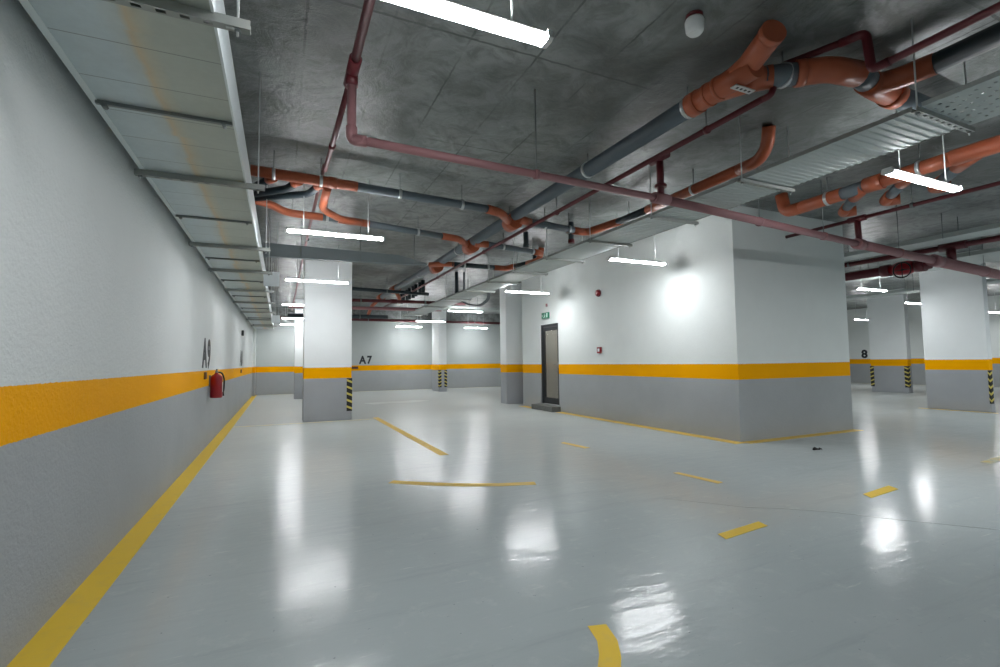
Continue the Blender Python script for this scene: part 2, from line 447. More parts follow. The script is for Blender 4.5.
quad_strip('floor_scratch', [(3.3, 3.6), (3.75, 3.05), (3.98, 2.9), (4.25, 2.65), (4.53, 2.28), (4.95, 1.8), (5.2, 1.3)], .012, M['crack'], 'thin dark scratch line in the glossy floor on the right', 'floor scratch', .001)
quad_strip('floor_stain', [(2.6, 16.1), (3.2, 16.3), (3.9, 16.2), (4.5, 16.6)], .7, plain('dusty_floor_stain', (.38, .41, .39), .6), 'dull dark stain on the floor right of the nearest left column', 'stain', .0008)

# ------------------------------------------------------------------ lettering
def text_thing(name, s, size, mat, loc, rot, label, cat, parent=None, sx=1.):
    cu = bpy.data.curves.new(name, 'FONT'); cu.body = s; cu.size = size; cu.extrude = .002; cu.offset = size * .042
    cu.space_character = 1.3
    tmp = bpy.data.objects.new('tmp', cu); COL.objects.link(tmp)
    dg = bpy.context.evaluated_depsgraph_get(); me = bpy.data.meshes.new_from_object(tmp.evaluated_get(dg))
    bpy.data.objects.remove(tmp)
    o = bpy.data.objects.new(name, me); COL.objects.link(o); me.materials.clear(); me.materials.append(mat)
    me.transform(Matrix.Diagonal((sx, 1, 1, 1)))
    o.location = loc; o.rotation_euler = rot
    if parent is None: tag(o, label, cat)
    else: o.parent = parent
    return o
text_thing('painted_number', 'A9', .60, M['ink'], (XL + .003, 8.48, 1.29), (PI / 2, 0, PI / 2), 'black stencilled A9 on the left wall above the extinguisher', 'painted sign', sx=1.1)
text_thing('painted_number', 'A8', .60, M['ink'], (XL + .003, 15.9, 1.30), (PI / 2, 0, PI / 2), 'second black bay number on the left wall, farther than A9', 'painted sign', sx=1.1)
text_thing('painted_number', 'A7', .50, M['ink'], (3.38, YF - .003, 1.31), (PI / 2, 0, 0), 'black stencilled A7 on the far wall', 'painted sign', sx=.85)
text_thing('painted_number', '8', .55, M['ink'], (XR - .003, 14.88, 1.29), (PI / 2, 0, -PI / 2), 'small black bay number on the distant right wall beside the guarded column', 'painted sign')

def plate(label, a, b, mat, cat='sign', name='wall_plate'):
    o = empty(name, tuple((p + q) / 2 for p, q in zip(a, b)), label, cat)
    MB().box(a, b).build('plate', mat, o, bevel=.004)
    return o
p = plate('small brown plate on the yellow band beneath A9', (XL, 8.66, 1.09), (XL + .025, 8.83, 1.2), M['brownsign'])
plate('tiny dark plate on the yellow band beneath the second bay number', (XL, 16.2, 1.07), (XL + .025, 16.4, 1.17), M['brownsign'])
plate('reddish brown plate on the far wall band beside the left column', (2.9, YF - .025, 1.06), (3.32, YF, 1.17), M['brownsign'])
plate('small black box high on the far part of the left wall', (XL, 16.3, 2.18), (XL + .06, 16.45, 2.34), M['black'], 'detector', 'wall_detector')

# ------------------------------------------------------------------ extinguisher
ex = empty('fire_extinguisher', (-.965, 9.3, .74), 'red fire extinguisher hanging on the left wall', 'fire extinguisher')
cx, cy = -.965, 9.3
b = MB(); prof = [(.086, .765), (.092, .78), (.092, 1.08), (.085, 1.115), (.06, 1.145), (.03, 1.16), (.03, 1.18)]
b.tube([(cx, cy, z) for r, z in prof], [r for r, z in prof], 22); b.build('cylinder', M['ext_red'], ex)
b = MB(); b.tube([(cx, cy, 1.178), (cx, cy, 1.215)], .022, 10); b.box((cx - .012, cy - .02, 1.20), (cx + .012, cy + .11, 1.215)); b.box((cx - .012, cy - .01, 1.228), (cx + .012, cy + .12, 1.242))
b.tube([(cx, cy, 1.21), (cx, cy - .0, 1.24)], .012, 8); b.build('valve_handle', M['rod'], ex)
MB().tube(bend([(cx, cy + .03, 1.19), (cx + .07, cy + .08, 1.18), (cx + .105, cy + .10, 1.08), (cx + .10, cy + .10, .9), (cx + .085, cy + .08, .82)], .05), .013, 8).build('hose', M['black'], ex)
MB().tube([(cx + .088, cy + .084, .85), (cx + .085, cy + .08, .79)], [.016, .026], 10).build('nozzle', M['black'], ex)
MB().box((XL, cy - .03, .95), (cx - .08, cy + .03, 1.14)).build('wall_bracket', M['rod'], ex)
MB().box((cx + .0895, cy - .035, .86), (cx + .094, cy + .035, 1.02)).build('paper_label', M['white'], ex)

# ------------------------------------------------------------------ alarm devices and exit sign on the block
xw = BX0
a = empty('alarm_sounder', (xw, 9.05, 2.84), 'round red fire alarm sounder high on the block wall', 'alarm')
MB().tube([(xw, 9.05, 2.84), (xw - .025, 9.05, 2.84)], .085, 20).build('base', M['redcoup'], a)
MB().tube([(xw - .025, 9.05, 2.84), (xw - .06, 9.05, 2.84), (xw - .075, 9.05, 2.84)], [.075, .068, .03], 20).build('horn', M['ext_red'], a)
a = empty('call_point', (xw, 9.06, 1.54), 'small square red alarm call point on the block wall above the band', 'alarm')
MB().box((xw - .04, 8.99, 1.47), (xw, 9.13, 1.61)).build('housing', M['ext_red'], a, bevel=.006)
MB().box((xw - .044, 9.025, 1.505), (xw - .04, 9.095, 1.575)).build('press_plate', M['white'], a)
s = empty('exit_sign', (xw, 11.46, 2.54), 'small green emergency exit sign over the glass door', 'sign')
MB().box((xw - .05, 11.29, 2.47), (xw, 11.64, 2.63)).build('housing', M['signgreen'], s, bevel=.004)
e = MB(); xs = xw - .0525
def er(y0, y1, z0, z1): e.box((xs, y0, z0), (xs + .003, y1, z1))
er(11.31, 11.38, 2.49, 2.61)                       # door leaf
e.prism([(11.50, 2.575), (11.47, 2.575), (11.455, 2.535), (11.485, 2.53)], 0, xs, xs + .003)   # torso
e.prism([(11.485, 2.53), (11.46, 2.53), (11.43, 2.49), (11.45, 2.487)], 0, xs, xs + .003)
e.prism([(11.485, 2.535), (11.47, 2.52), (11.52, 2.487), (11.54, 2.495)], 0, xs, xs + .003)
e.tube([(xs, 11.475, 2.593), (xs + .003, 11.475, 2.593)], .012, 10)
er(11.405, 11.44, 2.545, 2.553); er(11.56, 11.62, 2.535, 2.555)
e.prism([(11.59, 2.575), (11.625, 2.545), (11.59, 2.515)], 0, xs, xs + .003)
e.build('running_figure', M['signwhite'], s)
plate('tiny pale sensor on the wall above the exit sign', (xw - .03, 11.38, 2.79), (xw, 11.44, 2.87), M['pink'], 'sensor', 'wall_sensor')

# ------------------------------------------------------------------ ceiling detector
s = empty('smoke_detector', (2.71, 2.48, CZ), 'white detector with a red collar on the ceiling', 'detector')
MB().tube([(2.71, 2.48, CZ), (2.71, 2.48, CZ - .018)], .06, 20).build('collar', M['redcoup'], s)
MB().tube([(2.71, 2.48, CZ - .03), (2.71, 2.48, CZ - .05), (2.71, 2.48, CZ - .12), (2.71, 2.48, CZ - .14)], [.06, .068, .062, .045], 20).build('dome', M['white'], s)

# ------------------------------------------------------------------ batten lights
LZ = 3.0
def make_light():
    L = 1.25; o = empty('batten_light', (0, 0, LZ), 'x', 'ceiling light', 'LED batten lights')
    b = MB(); b.prism([(-.022, .036), (.022, .036), (.03, .022), (.03, .0), (-.03, .0), (-.03, .022)], 0, .02, L - .02)
    b.v = [(x, y, z + LZ) for x, y, z in b.v]; b.build('housing', M['white'], o)
    b = MB(); pr = [(.031, .006), (.043, .0)] + [(.046 * math.cos(t), -.006 - .011 * math.sin(t)) for t in [PI * k / 10 for k in range(11)]] + [(-.043, .0), (-.031, .006)]
    b.prism(pr, 0, .03, L - .03); b.v = [(x, y, z + LZ) for x, y, z in b.v]; b.build('diffuser', M['tube'], o)
    for x0, x1 in ((0, .03), (L - .03, L)):
        b = MB(); b.prism([(-.04, .034), (.04, .034), (.05, -.012), (.03, -.022), (-.03, -.022), (-.05, -.012)], 0, x0, x1)
        b.v = [(x, y, z + LZ) for x, y, z in b.v]; b.build('end_cap', M['white'], o)
    for x in (.22, L - .22):
        b = MB(); b.tube([(x, 0, LZ + .035), (x, 0, CZ - .001)], .006, 6); b.build('hanger_rod', M['rod_white'], o)
    return o
ORD = ['nearest', 'second', 'third', 'fourth', 'fifth', 'sixth']
L0 = make_light()
# MB.build subtracts the parent's location: move the prototype to its first place
rows = []
for i, (x, y) in enumerate([(.03, 2.14), (.03, 6.62), (.05, 10.52), (.0, 14.95), (.0, 19.3), (-.05, 22.4)]):
    rows.append((x, y, '%s lit batten in the row over the left aisle, counted from the camera' % ORD[i]))
for i, (x, y) in enumerate([(5.04, 2.48), (4.97, 6.55), (4.88, 10.5), (4.98, 15.14), (4.98, 19.25), (4.85, 22.4)]):
    rows.append((x, y, '%s lit batten in the row beside the corrugated cable tray, from the camera' % ORD[i]))
rows += [(8.2, 22.35, 'small lit batten by the far wall right of the slim far column'),
         (12.9, 7.15, 'lit batten just right of the block, left of the broad column'),
         (17.75, 8.5, 'short bit of lit batten showing at the left edge of the broad column'),
         (23.3, 13.1, 'farthest lit batten on the right, above the left edge of the distant column'),
         (24.6, 9.2, 'lit batten at the right picture edge beyond the broad column')]
for i, (x, y, lab) in enumerate(rows):
    if i == 0:
        L0.location = (x, y, LZ); L0['label'] = lab
    else: clone(L0, (x, y, LZ), lab)

# ------------------------------------------------------------------ left duct
du = empty('air_duct', (-.63, 9., 2.82), 'long galvanised flat duct hung along the left wall, stained underneath', 'duct')
X0, X1, Z0, Z1 = -.97, -.29, 2.82, 3.06
MB().box((X0, -.5, Z0), (X1, 22.6, Z1)).build('duct_body', M['duct'], du)
b = MB().box((X1, -.5, Z0 - .012), (X1 + .012, 22.6, Z1 + .03)); b.build('side_flange', M['whitemetal'], du)  # batten light on this side strip is put into its white colour
b = MB().box((X0 - .035, -.5, Z0 - .004), (X0, 22.6, Z0 + .05)); b.build('wall_side_lip', M['whitemetal'], du)
for y in (3.38, 5.7, 7.8, 9.75, 11.9, 14.4, 17.3, 20.2):
    b = MB().box((X0 - .01, y - .012, Z0 - .02), (X1 - .005, y + .012, Z0)).tube([(X0 + .03, y - .02, Z0 - .022), (X0 + .03, y + .03, Z0 - .022)], .015, 8)
    b.tube([(X1 - .05, y - .02, Z0 - .022), (X1 - .05, y + .03, Z0 - .022)], .012, 8)
    b.build('joint_bar', M['rod'], du)
def strut(x0, x1, z, w=.042, h=.042):
    """slotted U channel, open side up"""
    b = MB(); zb = z - h; xs = [x0]; holes = []
    x = x0 + .04
    while x < x1 - .05:
        xs += [x, x + .035]; holes.append((x, x + .035)); x += .085
    xs.append(x1); ysv = [-w / 2, -.009, .009, w / 2]; k = len(b.v)
    for xx in xs:
        for yy in ysv: b.v.append((xx, yy, zb))
    n = len(xs)
    for i in range(n - 1):
        for j in range(3):
            if j == 1 and i % 2 == 1: continue
            a = k + i * 4 + j; b.face((a, a + 1, a + 5, a + 4))
    t = len(b.v)
    for xx in (x0, x1):
        for yy in (-w / 2, w / 2): b.v.append((xx, yy, z))
    lo = [k + i * 4 for i in range(n)]; hi = [k + i * 4 + 3 for i in range(n)]
    b.face(tuple(lo + [t + 2, t])); b.face(tuple(hi[::-1] + [t + 1, t + 3]))
    return b
def hanger(x0, x1, z, label, name='trapeze_hanger', group=None, h=.042, rx=(.04, .04)):
    o = empty(name, (0, 0, z - h), label, 'hanger', group)
    c_ = strut(x0, x1, z, h=h).build('channel', M['strut'], o); md_ = c_.modifiers.new('sheet', 'SOLIDIFY'); md_.thickness = .003
    for x in (x0 + rx[0], x1 - rx[1]):
        MB().tube([(x, 0, z - h - .03), (x, 0, CZ - .001)], .006, 6).build('rod', M['rod_white'], o)
        MB().tube([(x, 0, z - h - .012), (x, 0, z - h)], .014, 6).build('nut', M['rod'], o)
    return o
names_l = ['nearest slotted strut', 'second slotted strut', 'third slotted strut', 'fourth slotted strut', 'fifth slotted strut', 'sixth slotted strut', 'seventh slotted strut', 'eighth slotted strut', 'farthest slotted strut']
h0 = None
for i, y in enumerate((2.33, 4.47, 6.9, 8.65, 10.88, 12.96, 15.3, 17.8, 20.6)):
    lab = names_l[i] + ' under the long left duct, from the camera'
    if h0 is None:
        h0 = hanger(XL + .03, -.14, Z0 - .006, lab, group='struts under the left duct', rx=(.035, .05)); h0.location.y = y
    else: clone(h0, (0, y, h0.location.z), lab)

# hanging white boxes beside the duct
def hsign(loc, label):
    x, y, z = loc
    o = empty('hanging_sign', loc, label, 'sign', 'blank hanging signs')
    MB().box((x - .125, y - .02, z), (x + .125, y + .02, z + .25)).build('panel', M['whitemetal'], o, bevel=.006)
    for dx in (-.09, .09):
        MB().tube([(x + dx, y, z + .25), (x + dx, y, CZ)], .005, 6).build('rod', M['rod_white'], o)
    return o
hs = hsign((-.16, 9.2, 2.66), 'nearer blank white box sign hanging beside the left duct')
clone(hs, (-.16, 17.3, 2.66), 'farther blank white box sign hanging beside the left duct')

# ------------------------------------------------------------------ right cable tray
TX0, TX1, TZ = 4.24, 4.93, 3.12
tr = empty('cable_tray', (4.56, 8., TZ), 'long corrugated steel cable tray hung beside the block', 'cable tray')
b = MB(); y = 1.9; pit = .066; k = 0
ys = []
while y < 8.2:
    ys += [(y, TZ), (y + pit * .35, TZ), (y + pit * .5, TZ + .007), (y + pit * .85, TZ + .007)]; y += pit
ys += [(8.2, TZ), (18.4, TZ)]
m = len(ys)
for x in (TX0, TX1):
    for (yy, zz) in ys: b.v.append((x, yy, zz))
for x in (TX0, TX1):
    for (yy, zz) in ys: b.v.append((x, yy, zz + .003))
for i in range(m - 1):
    b.face((i, i + 1, m + i + 1, m + i)); b.face((2 * m + i, 3 * m + i, 3 * m + i + 1, 2 * m + i + 1))
b.build('tray_bottom', M['tray'], tr)
b = MB()
for x, x2 in ((TX0 - .003, TX0 - .003), (TX1, TX1 - .015)):
    MB().box((x, 1.9, TZ - .003), (x + .003, 18.4, TZ + .03)).box((x2, 1.9, TZ + .028), (x2 + .018, 18.4, TZ + .032)).build('side_rail', M['strut'], tr)
y = 8.9
while y < 18: MB().box((TX0, y, TZ - .006), (TX1, y + .02, TZ)).build('joint_plate', M['strut'], tr); y += 1.2
# perforated length of tray nearest the camera
pt = empty('perforated_tray', (4.56, 1.3, TZ), 'short perforated tray length at the upper right edge', 'cable tray')
b = MB(); nx, ny = 14, 26; dx = (TX1 - TX0) / nx; y0 = .55; dy = (1.84 - y0) / ny
for i in range(nx):
    for j in range(ny):
        xa, ya = TX0 + i * dx, y0 + j * dy; xb, yb = xa + dx, ya + dy; k = len(b.v)
        if (i + j) % 2 and 0 < i < nx - 1:
            e1, e2 = dx * .22, dy * .3
            b.v += [(xa, ya, TZ), (xb, ya, TZ), (xb, yb, TZ), (xa, yb, TZ), (xa + e1, ya + e2, TZ), (xb - e1, ya + e2, TZ), (xb - e1, yb - e2, TZ), (xa + e1, yb - e2, TZ)]
            for q in range(4): b.face((k + q, k + 4 + q, k + 4 + (q + 1) % 4, k + (q + 1) % 4))
        else:
            b.v += [(xa, ya, TZ), (xb, ya, TZ), (xb, yb, TZ), (xa, yb, TZ)]; b.face((k, k + 3, k + 2, k + 1))
o = b.build('tray_bottom', M['tray'], pt); md = o.modifiers.new('thick', 'SOLIDIFY'); md.thickness = .003
for x in (TX0 - .003, TX1): MB().box((x, y0, TZ), (x + .003, 1.84, TZ + .035)).build('side_rail', M['tray'], pt)
t0 = None
tn = ['nearest', 'second', 'third', 'fourth', 'fifth', 'sixth', 'seventh', 'eighth', 'ninth', 'tenth', 'eleventh']
for i, y in enumerate((1.86, 3.34, 4.65, 5.97, 7.27, 8.6, 9.9, 11.3, 13.0, 15.0, 17.5)):
    lab = '%s strut hanger under the cable tray beside the block, from the camera' % tn[i]
    if t0 is None:
        t0 = hanger(TX0 - .06, TX1 + .07, TZ - .005, lab, group='struts under the cable tray', h=.035); t0.location.y = y
    else: clone(t0, (0, y, t0.location.z), lab)

# second tray crossing far down the hall and two more to the right
def simple_tray(name, x0, x1, y0, y1, z, along, label):
    o = empty(name, ((x0 + x1) / 2, (y0 + y1) / 2, z), label, 'cable tray')
    MB().box((x0, y0, z), (x1, y1, z + .003)).build('tray_bottom', M['tray'], o)
    if along == 'x': rl = (((x0, y0 - .003, z), (x1, y0, z + .08)), ((x0, y1, z), (x1, y1 + .003, z + .08)))
    else: rl = (((x0 - .003, y0, z), (x0, y1, z + .08)), ((x1, y0, z), (x1 + .003, y1, z + .08)))
    for p_, q_ in rl: MB().box(p_, q_).build('side_rail', M['tray'], o)
    n = max(2, int((max(x1 - x0, y1 - y0)) / 2.2))
    for i in range(n):
        t = (i + .5) / n
        for s_ in (0, 1):
            if along == 'x': px, py = x0 + (x1 - x0) * t, (y0 - .02, y1 + .02)[s_]
            else: px, py = (x0 - .02, x1 + .02)[s_], y0 + (y1 - y0) * t
            MB().tube([(px, py, z - .01), (px, py, CZ - .001)], .006, 6).build('rod', M['rod'], o)
    return o
simple_tray('cable_tray', 4.95, 10., 15.6, 16.3, 3.14, 'x', 'pale cable tray crossing behind the end of the corrugated tray')
simple_tray('cable_tray', 10.5, 11.0, 1., 10., 3.36, 'y', 'narrow pale tray overhead right of the block')
simple_tray('cable_tray', 12.75, 14.1, 1., 14., 3.34, 'y', 'broad pale tray overhead near the right picture edge')
simple_tray('cable_tray', 16.5, 17.2, 2., 20., 3.2, 'y', 'pale tray beyond the broad right column')

# ------------------------------------------------------------------ X-directed flat duct
fd = empty('flat_duct', (1.1, 9.3, 3.15), 'blue grey flat duct crossing above the third left batten', 'duct')
b = MB(); b.prism([(-.28, 3.14), (2.05, 3.17), (2.55, 3.19), (2.55, 3.22), (2.0, 3.34), (-.28, 3.37)], 1, 9.0, 9.12); b.build('duct_body', M['ductgrey'], fd)
for x in (.3, 1.3, 2.3): MB().tube([(x, 8.98, 3.15), (x, 8.98, CZ)], .006, 6).build('rod', M['rod'], fd)

# ------------------------------------------------------------------ pipes
def rods(parent, pts, r, clampmat='clamp', dz=0, hang=True):
    """split clamp ring round the pipe and a threaded rod up to the slab"""
    for (x, y, z, ax) in pts:
        b = MB(); rr = r + .008; w = .018
        if ax == 'y': b.tube([(x, y - w, z), (x, y + w, z)], rr, 16)
        else: b.tube([(x - w, y, z), (x + w, y, z)], rr, 16)
        c = b.build('clamp', M[clampmat], parent)
        MB().tube([(x, y, z + r), (x, y, CZ - .001)], .006, 6).build('rod', M['rod'], c)

def pipe(name, label, cat, segs, base=None):
    """segs: (part name, points, radius, material)"""
    p0 = base or segs[0][1][0]
    o = empty(name, p0, label, cat)
    for (pn, pts, r, mt) in segs:
        MB().tube(pts, r, 16).build(pn, M[mt], o)
    return o

# sprinkler main (dusty red) with its drops
PM = [(.47, 3.70, 3.0), (3.64, 3.86, 3.0), (7.9, 4.30, 3.0), (10.6, 4.55, 3.0), (15., 4.95, 3.0)]
o = pipe('sprinkler_main', 'long dusty red pipe crossing overhead to the right edge', 'pipe', [
    ('pipe_run', [PM[0], PM[1]], .034, 'pink'), ('pipe_run', [PM[1], PM[2]], .047, 'pink'),
    ('pipe_run', [PM[2], PM[3]], .066, 'pink'), ('pipe_run', [PM[3], PM[4]], .095, 'pink'),
    ('coupling', [(3.54, 3.855, 3.0), (3.74, 3.865, 3.0)], .058, 'pink'),
    ('coupling', [(7.8, 4.29, 3.0), (8.0, 4.31, 3.0)], .078, 'pink'),
    ('coupling', [(10.45, 4.53, 3.0), (10.75, 4.57, 3.0)], .105, 'pink'),
    ('riser', [(3.64, 3.86, 3.04), (3.64, 3.86, 3.42)], .036, 'red'), ('flange', [(3.64, 3.86, 3.12), (3.64, 3.86, 3.15)], .062, 'redcoup'),
    ('riser', [(7.9, 4.3, 3.06), (7.88, 4.3, 3.36)], .042, 'red'),
    ('riser', [(11.3, 4.61, 3.08), (11.3, 4.61, 3.3)], .07, 'redcoup'),
    ('drop', bend([(.47, 3.72, 3.49), (.47, 3.72, 3.0), (.6, 3.71, 3.0)], .07), .034, 'pink'),
    ('elbow', bend([(.47, 3.72, 3.1), (.47, 3.72, 3.0), (.58, 3.71, 3.0)], .07), .043, 'pink'),
])
rods(o, [(2.1, 3.78, 3.0, 'x')], .036, 'pink'); rods(o, [(5.4, 4.05, 3., 'x'), (6.9, 4.2, 3., 'x')], .049, 'pink'); rods(o, [(9.2, 4.42, 3., 'x')], .068, 'pink'); rods(o, [(12.9, 4.76, 3., 'x')], .097, 'pink')

o = pipe('sprinkler_branch', 'red pipe along the ceiling over the left aisle, dropping to the dusty main', 'pipe', [
    ('pipe_run', [(.47, .4, 3.52), (.47, 3.72, 3.52)], .032, 'red'), ('coupling', [(.47, 3.52, 3.52), (.47, 3.88, 3.52)], .046, 'redcoup'),
    ('tee', [(.47, 3.72, 3.52), (.47, 3.72, 3.42)], .046, 'redcoup'),
    ('pipe_run', [(.47, 3.85, 3.52), (.44, 5.76, 3.52)], .024, 'red'), ('coupling', [(.453, 5.05, 3.52), (.45, 5.15, 3.52)], .032, 'redcoup'),
    ('pipe_run', [(.44, 5.75, 3.52), (.44, 5.9, 3.63), (.42, 8.6, 3.63), (.42, 22.5, 3.63)], .022, 'pink')])
rods(o, [(.47, 2.0, 3.52, 'y')], .034, 'rod'); rods(o, [(.43, 9.6, 3.63, 'y'), (.42, 11.0, 3.63, 'y'), (.42, 14.5, 3.63, 'y')], .024, 'rod')

o = pipe('sprinkler_branch', 'thin dark red pipe running down the hall beside the big grey drain', 'pipe', [
    ('pipe_run', [(3.56, 18.5, 3.44), (3.58, 8, 3.44), (3.6, 2.62, 3.44)], .027, 'red'),
    ('tee', [(3.63, 3.74, 3.44), (3.63, 3.98, 3.44)], .045, 'redcoup'),
    ('elbow', bend([(3.6, 2.66, 3.44), (3.61, 2.56, 3.44), (3.78, 2.57, 3.74), (3.96, 2.12, 3.74)], .04), .027, 'redcoup'),
    ('elbow', bend([(3.93, 2.2, 3.74), (3.98, 2.04, 3.74), (3.99, 2.02, 3.44), (3.99, 1.9, 3.44)], .05), .032, 'redcoup'),
    ('pipe_run', [(3.99, 2.0, 3.44), (3.99, -.5, 3.44)], .027, 'red')])
rods(o, [(3.6, 3.2, 3.44, 'y'), (3.6, 5.9, 3.44, 'y'), (3.58, 8.6, 3.44, 'y'), (3.57, 11.6, 3.44, 'y')], .029, 'redcoup')
o = pipe('sprinkler_branch', 'thin dark red pipe overhead behind the right near batten', 'pipe', [
    ('pipe_run', [(7.88, .5, 3.38), (7.88, 5.42, 3.38)], .027, 'red'), ('tee', [(7.88, 4.18, 3.38), (7.88, 4.42, 3.38)], .045, 'redcoup')])
rods(o, [(7.88, 2.6, 3.38, 'y'), (7.88, 3.6, 3.38, 'y')], .029, 'rod')
o = pipe('sprinkler_branch', 'thick dark red pipe overhead at the right picture edge', 'pipe', [
    ('pipe_run', [(11.35, 1., 3.34), (11.35, 12, 3.34)], .05, 'red'), ('tee', [(11.35, 4.4, 3.34), (11.35, 4.8, 3.34)], .075, 'redcoup')])
rods(o, [(11.35, 3.4, 3.34, 'y'), (11.35, 6.4, 3.34, 'y')], .052, 'rod')
o = pipe('sprinkler_riser_main', 'thick red main with grooved valve fittings behind the dusty pipe', 'pipe', [
    ('pipe_run', [(10.6, 4.62, 2.96), (10.6, 12.5, 2.96)], .085, 'redcoup'),
    ('coupling', [(10.6, 4.7, 2.96), (10.6, 4.85, 2.96)], .115, 'redcoup'),
    ('valve_body', [(10.6, 4.85, 2.96), (10.6, 4.95, 2.96), (10.6, 5.1, 2.96), (10.6, 5.25, 2.96)], [.09, .13, .13, .09], 'ext_red'),
    ('coupling', [(10.6, 5.25, 2.96), (10.6, 5.4, 2.96)], .115, 'redcoup')])
b = MB(); hb = []
for k in range(25):
    t = 2 * PI * k / 24; hb.append((10.42, 4.98 + .14 * math.cos(t), 2.90 + .14 * math.sin(t)))
b.tube(hb, .012, 6); b.tube([(10.42, 4.84, 2.9), (10.42, 5.12, 2.9)], .008, 6); b.tube([(10.42, 4.98, 2.76), (10.42, 4.98, 3.04)], .008, 6); b.tube([(10.4, 4.98, 2.9), (10.56, 4.98, 2.93)], .014, 8)
b.build('hand_wheel', M['black'], o)
rods(o, [(10.6, 6.6, 2.96, 'y'), (10.6, 9.2, 2.96, 'y')], .087, 'rod')

# big grey/orange drain
ZD = 3.60
V = lambda x, y, z=ZD: (x, y, z)
o = pipe('drain_main', 'large grey drain pipe with orange branch fitting along the hall ceiling', 'pipe', [
    ('pipe_run', [V(3.14, 19.), V(3.3, 10.5), V(3.37, 3.12)], .088, 'greypipe'),
    ('wye_socket', [V(3.19, 15.2), V(3.24, 14.7)], .12, 'orange'), ('wye_socket', [V(3.16, 17.2), V(3.18, 16.8)], .12, 'orange'),
    ('branch', [V(3.2, 14.9), (3.45, 15.4, 3.4), (3.5, 15.6, 3.28)], .06, 'orange'), ('branch', [V(3.17, 17.), (2.95, 17.6, 3.35), (2.9, 18., 3.1)], .06, 'orange'),
    ('collar', [V(3.37, 3.16), V(3.37, 3.06)], .106, 'orange'),
    ('wye', [V(3.37, 3.1), V(3.37, 2.9), V(3.37, 2.5)], [.098, .095, .095], 'orange'),
    ('ridge', [V(3.37, 2.86), V(3.37, 2.83)], .103, 'orange'), ('ridge', [V(3.37, 2.97), V(3.37, 2.94)], .103, 'orange'),
    ('plugged_branch', [V(3.37, 2.72), (3.36, 2.56, 3.63), (3.31, 2.38, 3.68), (3.27, 2.28, 3.695)], [.09, .09, .09, .09], 'orange'),
    ('end_socket', [(3.28, 2.31, 3.69), (3.262, 2.26, 3.697)], .096, 'orange'),
    ('branch', [V(3.36, 2.95), V(3.5, 2.68), V(3.63, 2.55)], .092, 'orange'),
    ('pipe_run', [V(3.58, 2.59), V(3.82, 2.42)], .088, 'greypipe'),
    ('elbow', bend([V(3.78, 2.44), V(3.95, 2.30), V(4.25, 2.25)], .15), .098, 'orange'),
    ('elbow_rim', [V(3.77, 2.45), V(3.82, 2.41)], .104, 'orange'),
    ('pipe_run', [V(4.22, 2.25), V(4.45, 2.28)], .088, 'greypipe'),
    ('wye', [V(4.42, 2.28), V(4.55, 2.3), V(4.88, 2.32)], .098, 'orange'),
    ('socket', [V(4.82, 2.318), V(4.93, 2.322)], .108, 'orange'),
    ('pipe_run', [V(4.9, 2.32), V(5.75, 2.33)], .09, 'greypipe'),
    ('end_cap', [V(5.72, 2.33), V(5.8, 2.33)], .1, 'greypipe'),
    ('branch', bend([V(4.5, 2.34), V(4.62, 2.18), V(4.66, 1.92)], .1), .086, 'orange'),
    ('pipe_run', [V(4.66, 1.95), V(4.66, -.5)], .08, 'darkpipe')])
b = MB(); b.box((3.27, 2.60, 3.475), (3.49, 2.66, 3.482)); b.build('hanging_strap', M['clamp'], o)
b = MB()
for k in range(4): b.box((3.305 + k * .045, 2.62, 3.4735), (3.325 + k * .045, 2.64, 3.475))
b.build('strap_holes', M['black'], o)
rods(o, [V(3.37, 3.19) + ('y',), V(3.35, 4.75) + ('y',), V(3.33, 6.9) + ('y',), V(3.31, 9.3) + ('y',), V(3.28, 12.2) + ('y',), V(3.25, 15.) + ('y',)], .09)
rods(o, [V(3.7, 2.505) + ('x',), V(4.66, 1.45) + ('y',)], .09)

Z5 = 3.52
W = lambda x, y, z=Z5: (x, y, z)
o = pipe('drain_branch', 'nearest crossing drain, orange then grey, ending in an orange bend by the tray', 'pipe', [
    ('pipe_run', [W(-.34, 6.08), W(.6, 6.14), W(.85, 6.155)], .062, 'orange'), ('socket', [W(.5, 6.135), W(.6, 6.14)], .07, 'orange'),
    ('pipe_run', [W(.82, 6.153), W(2.75, 6.36)], .056, 'greypipe'),
    ('elbow', bend([W(2.7, 6.35), W(2.95, 6.4, 3.5), W(3.2, 6.7, 3.5)], .1), .064, 'orange'),
    ('wye_socket', [W(3.34, 6.95), W(3.34, 6.7)], .13, 'orange'),
    ('socket', [W(3.35, 6.62), W(3.6, 6.72)], .066, 'orange'),
    ('pipe_run', [W(3.55, 6.7), W(4.55, 6.86)], .056, 'greypipe'),
    ('elbow', bend([W(4.5, 6.86), W(4.8, 6.9), W(4.92, 6.1)], .3), .064, 'orange'),
    ('pipe_run', [W(4.9, 6.25), W(4.92, 5.4)], .056, 'darkpipe'), ('pipe_run', [W(4.92, 5.5), W(4.87, 3.8)], .064, 'orange'),
    ('elbow', bend([W(4.875, 3.9), W(4.86, 3.62), W(4.78, 3.45, 3.6), W(4.72, 3.38, 3.78)], .12), .066, 'orange')])
rods(o, [W(-.1, 6.1) + ('x',), W(.42, 6.13) + ('x',), W(2.3, 6.31) + ('x',), W(4.4, 6.84) + ('x',)], .064); rods(o, [W(4.9, 4.6) + ('y',)], .066)
rods(o, [W(1.4, 6.2) + ('x',), W(3.9, 6.77) + ('x',)], .058)
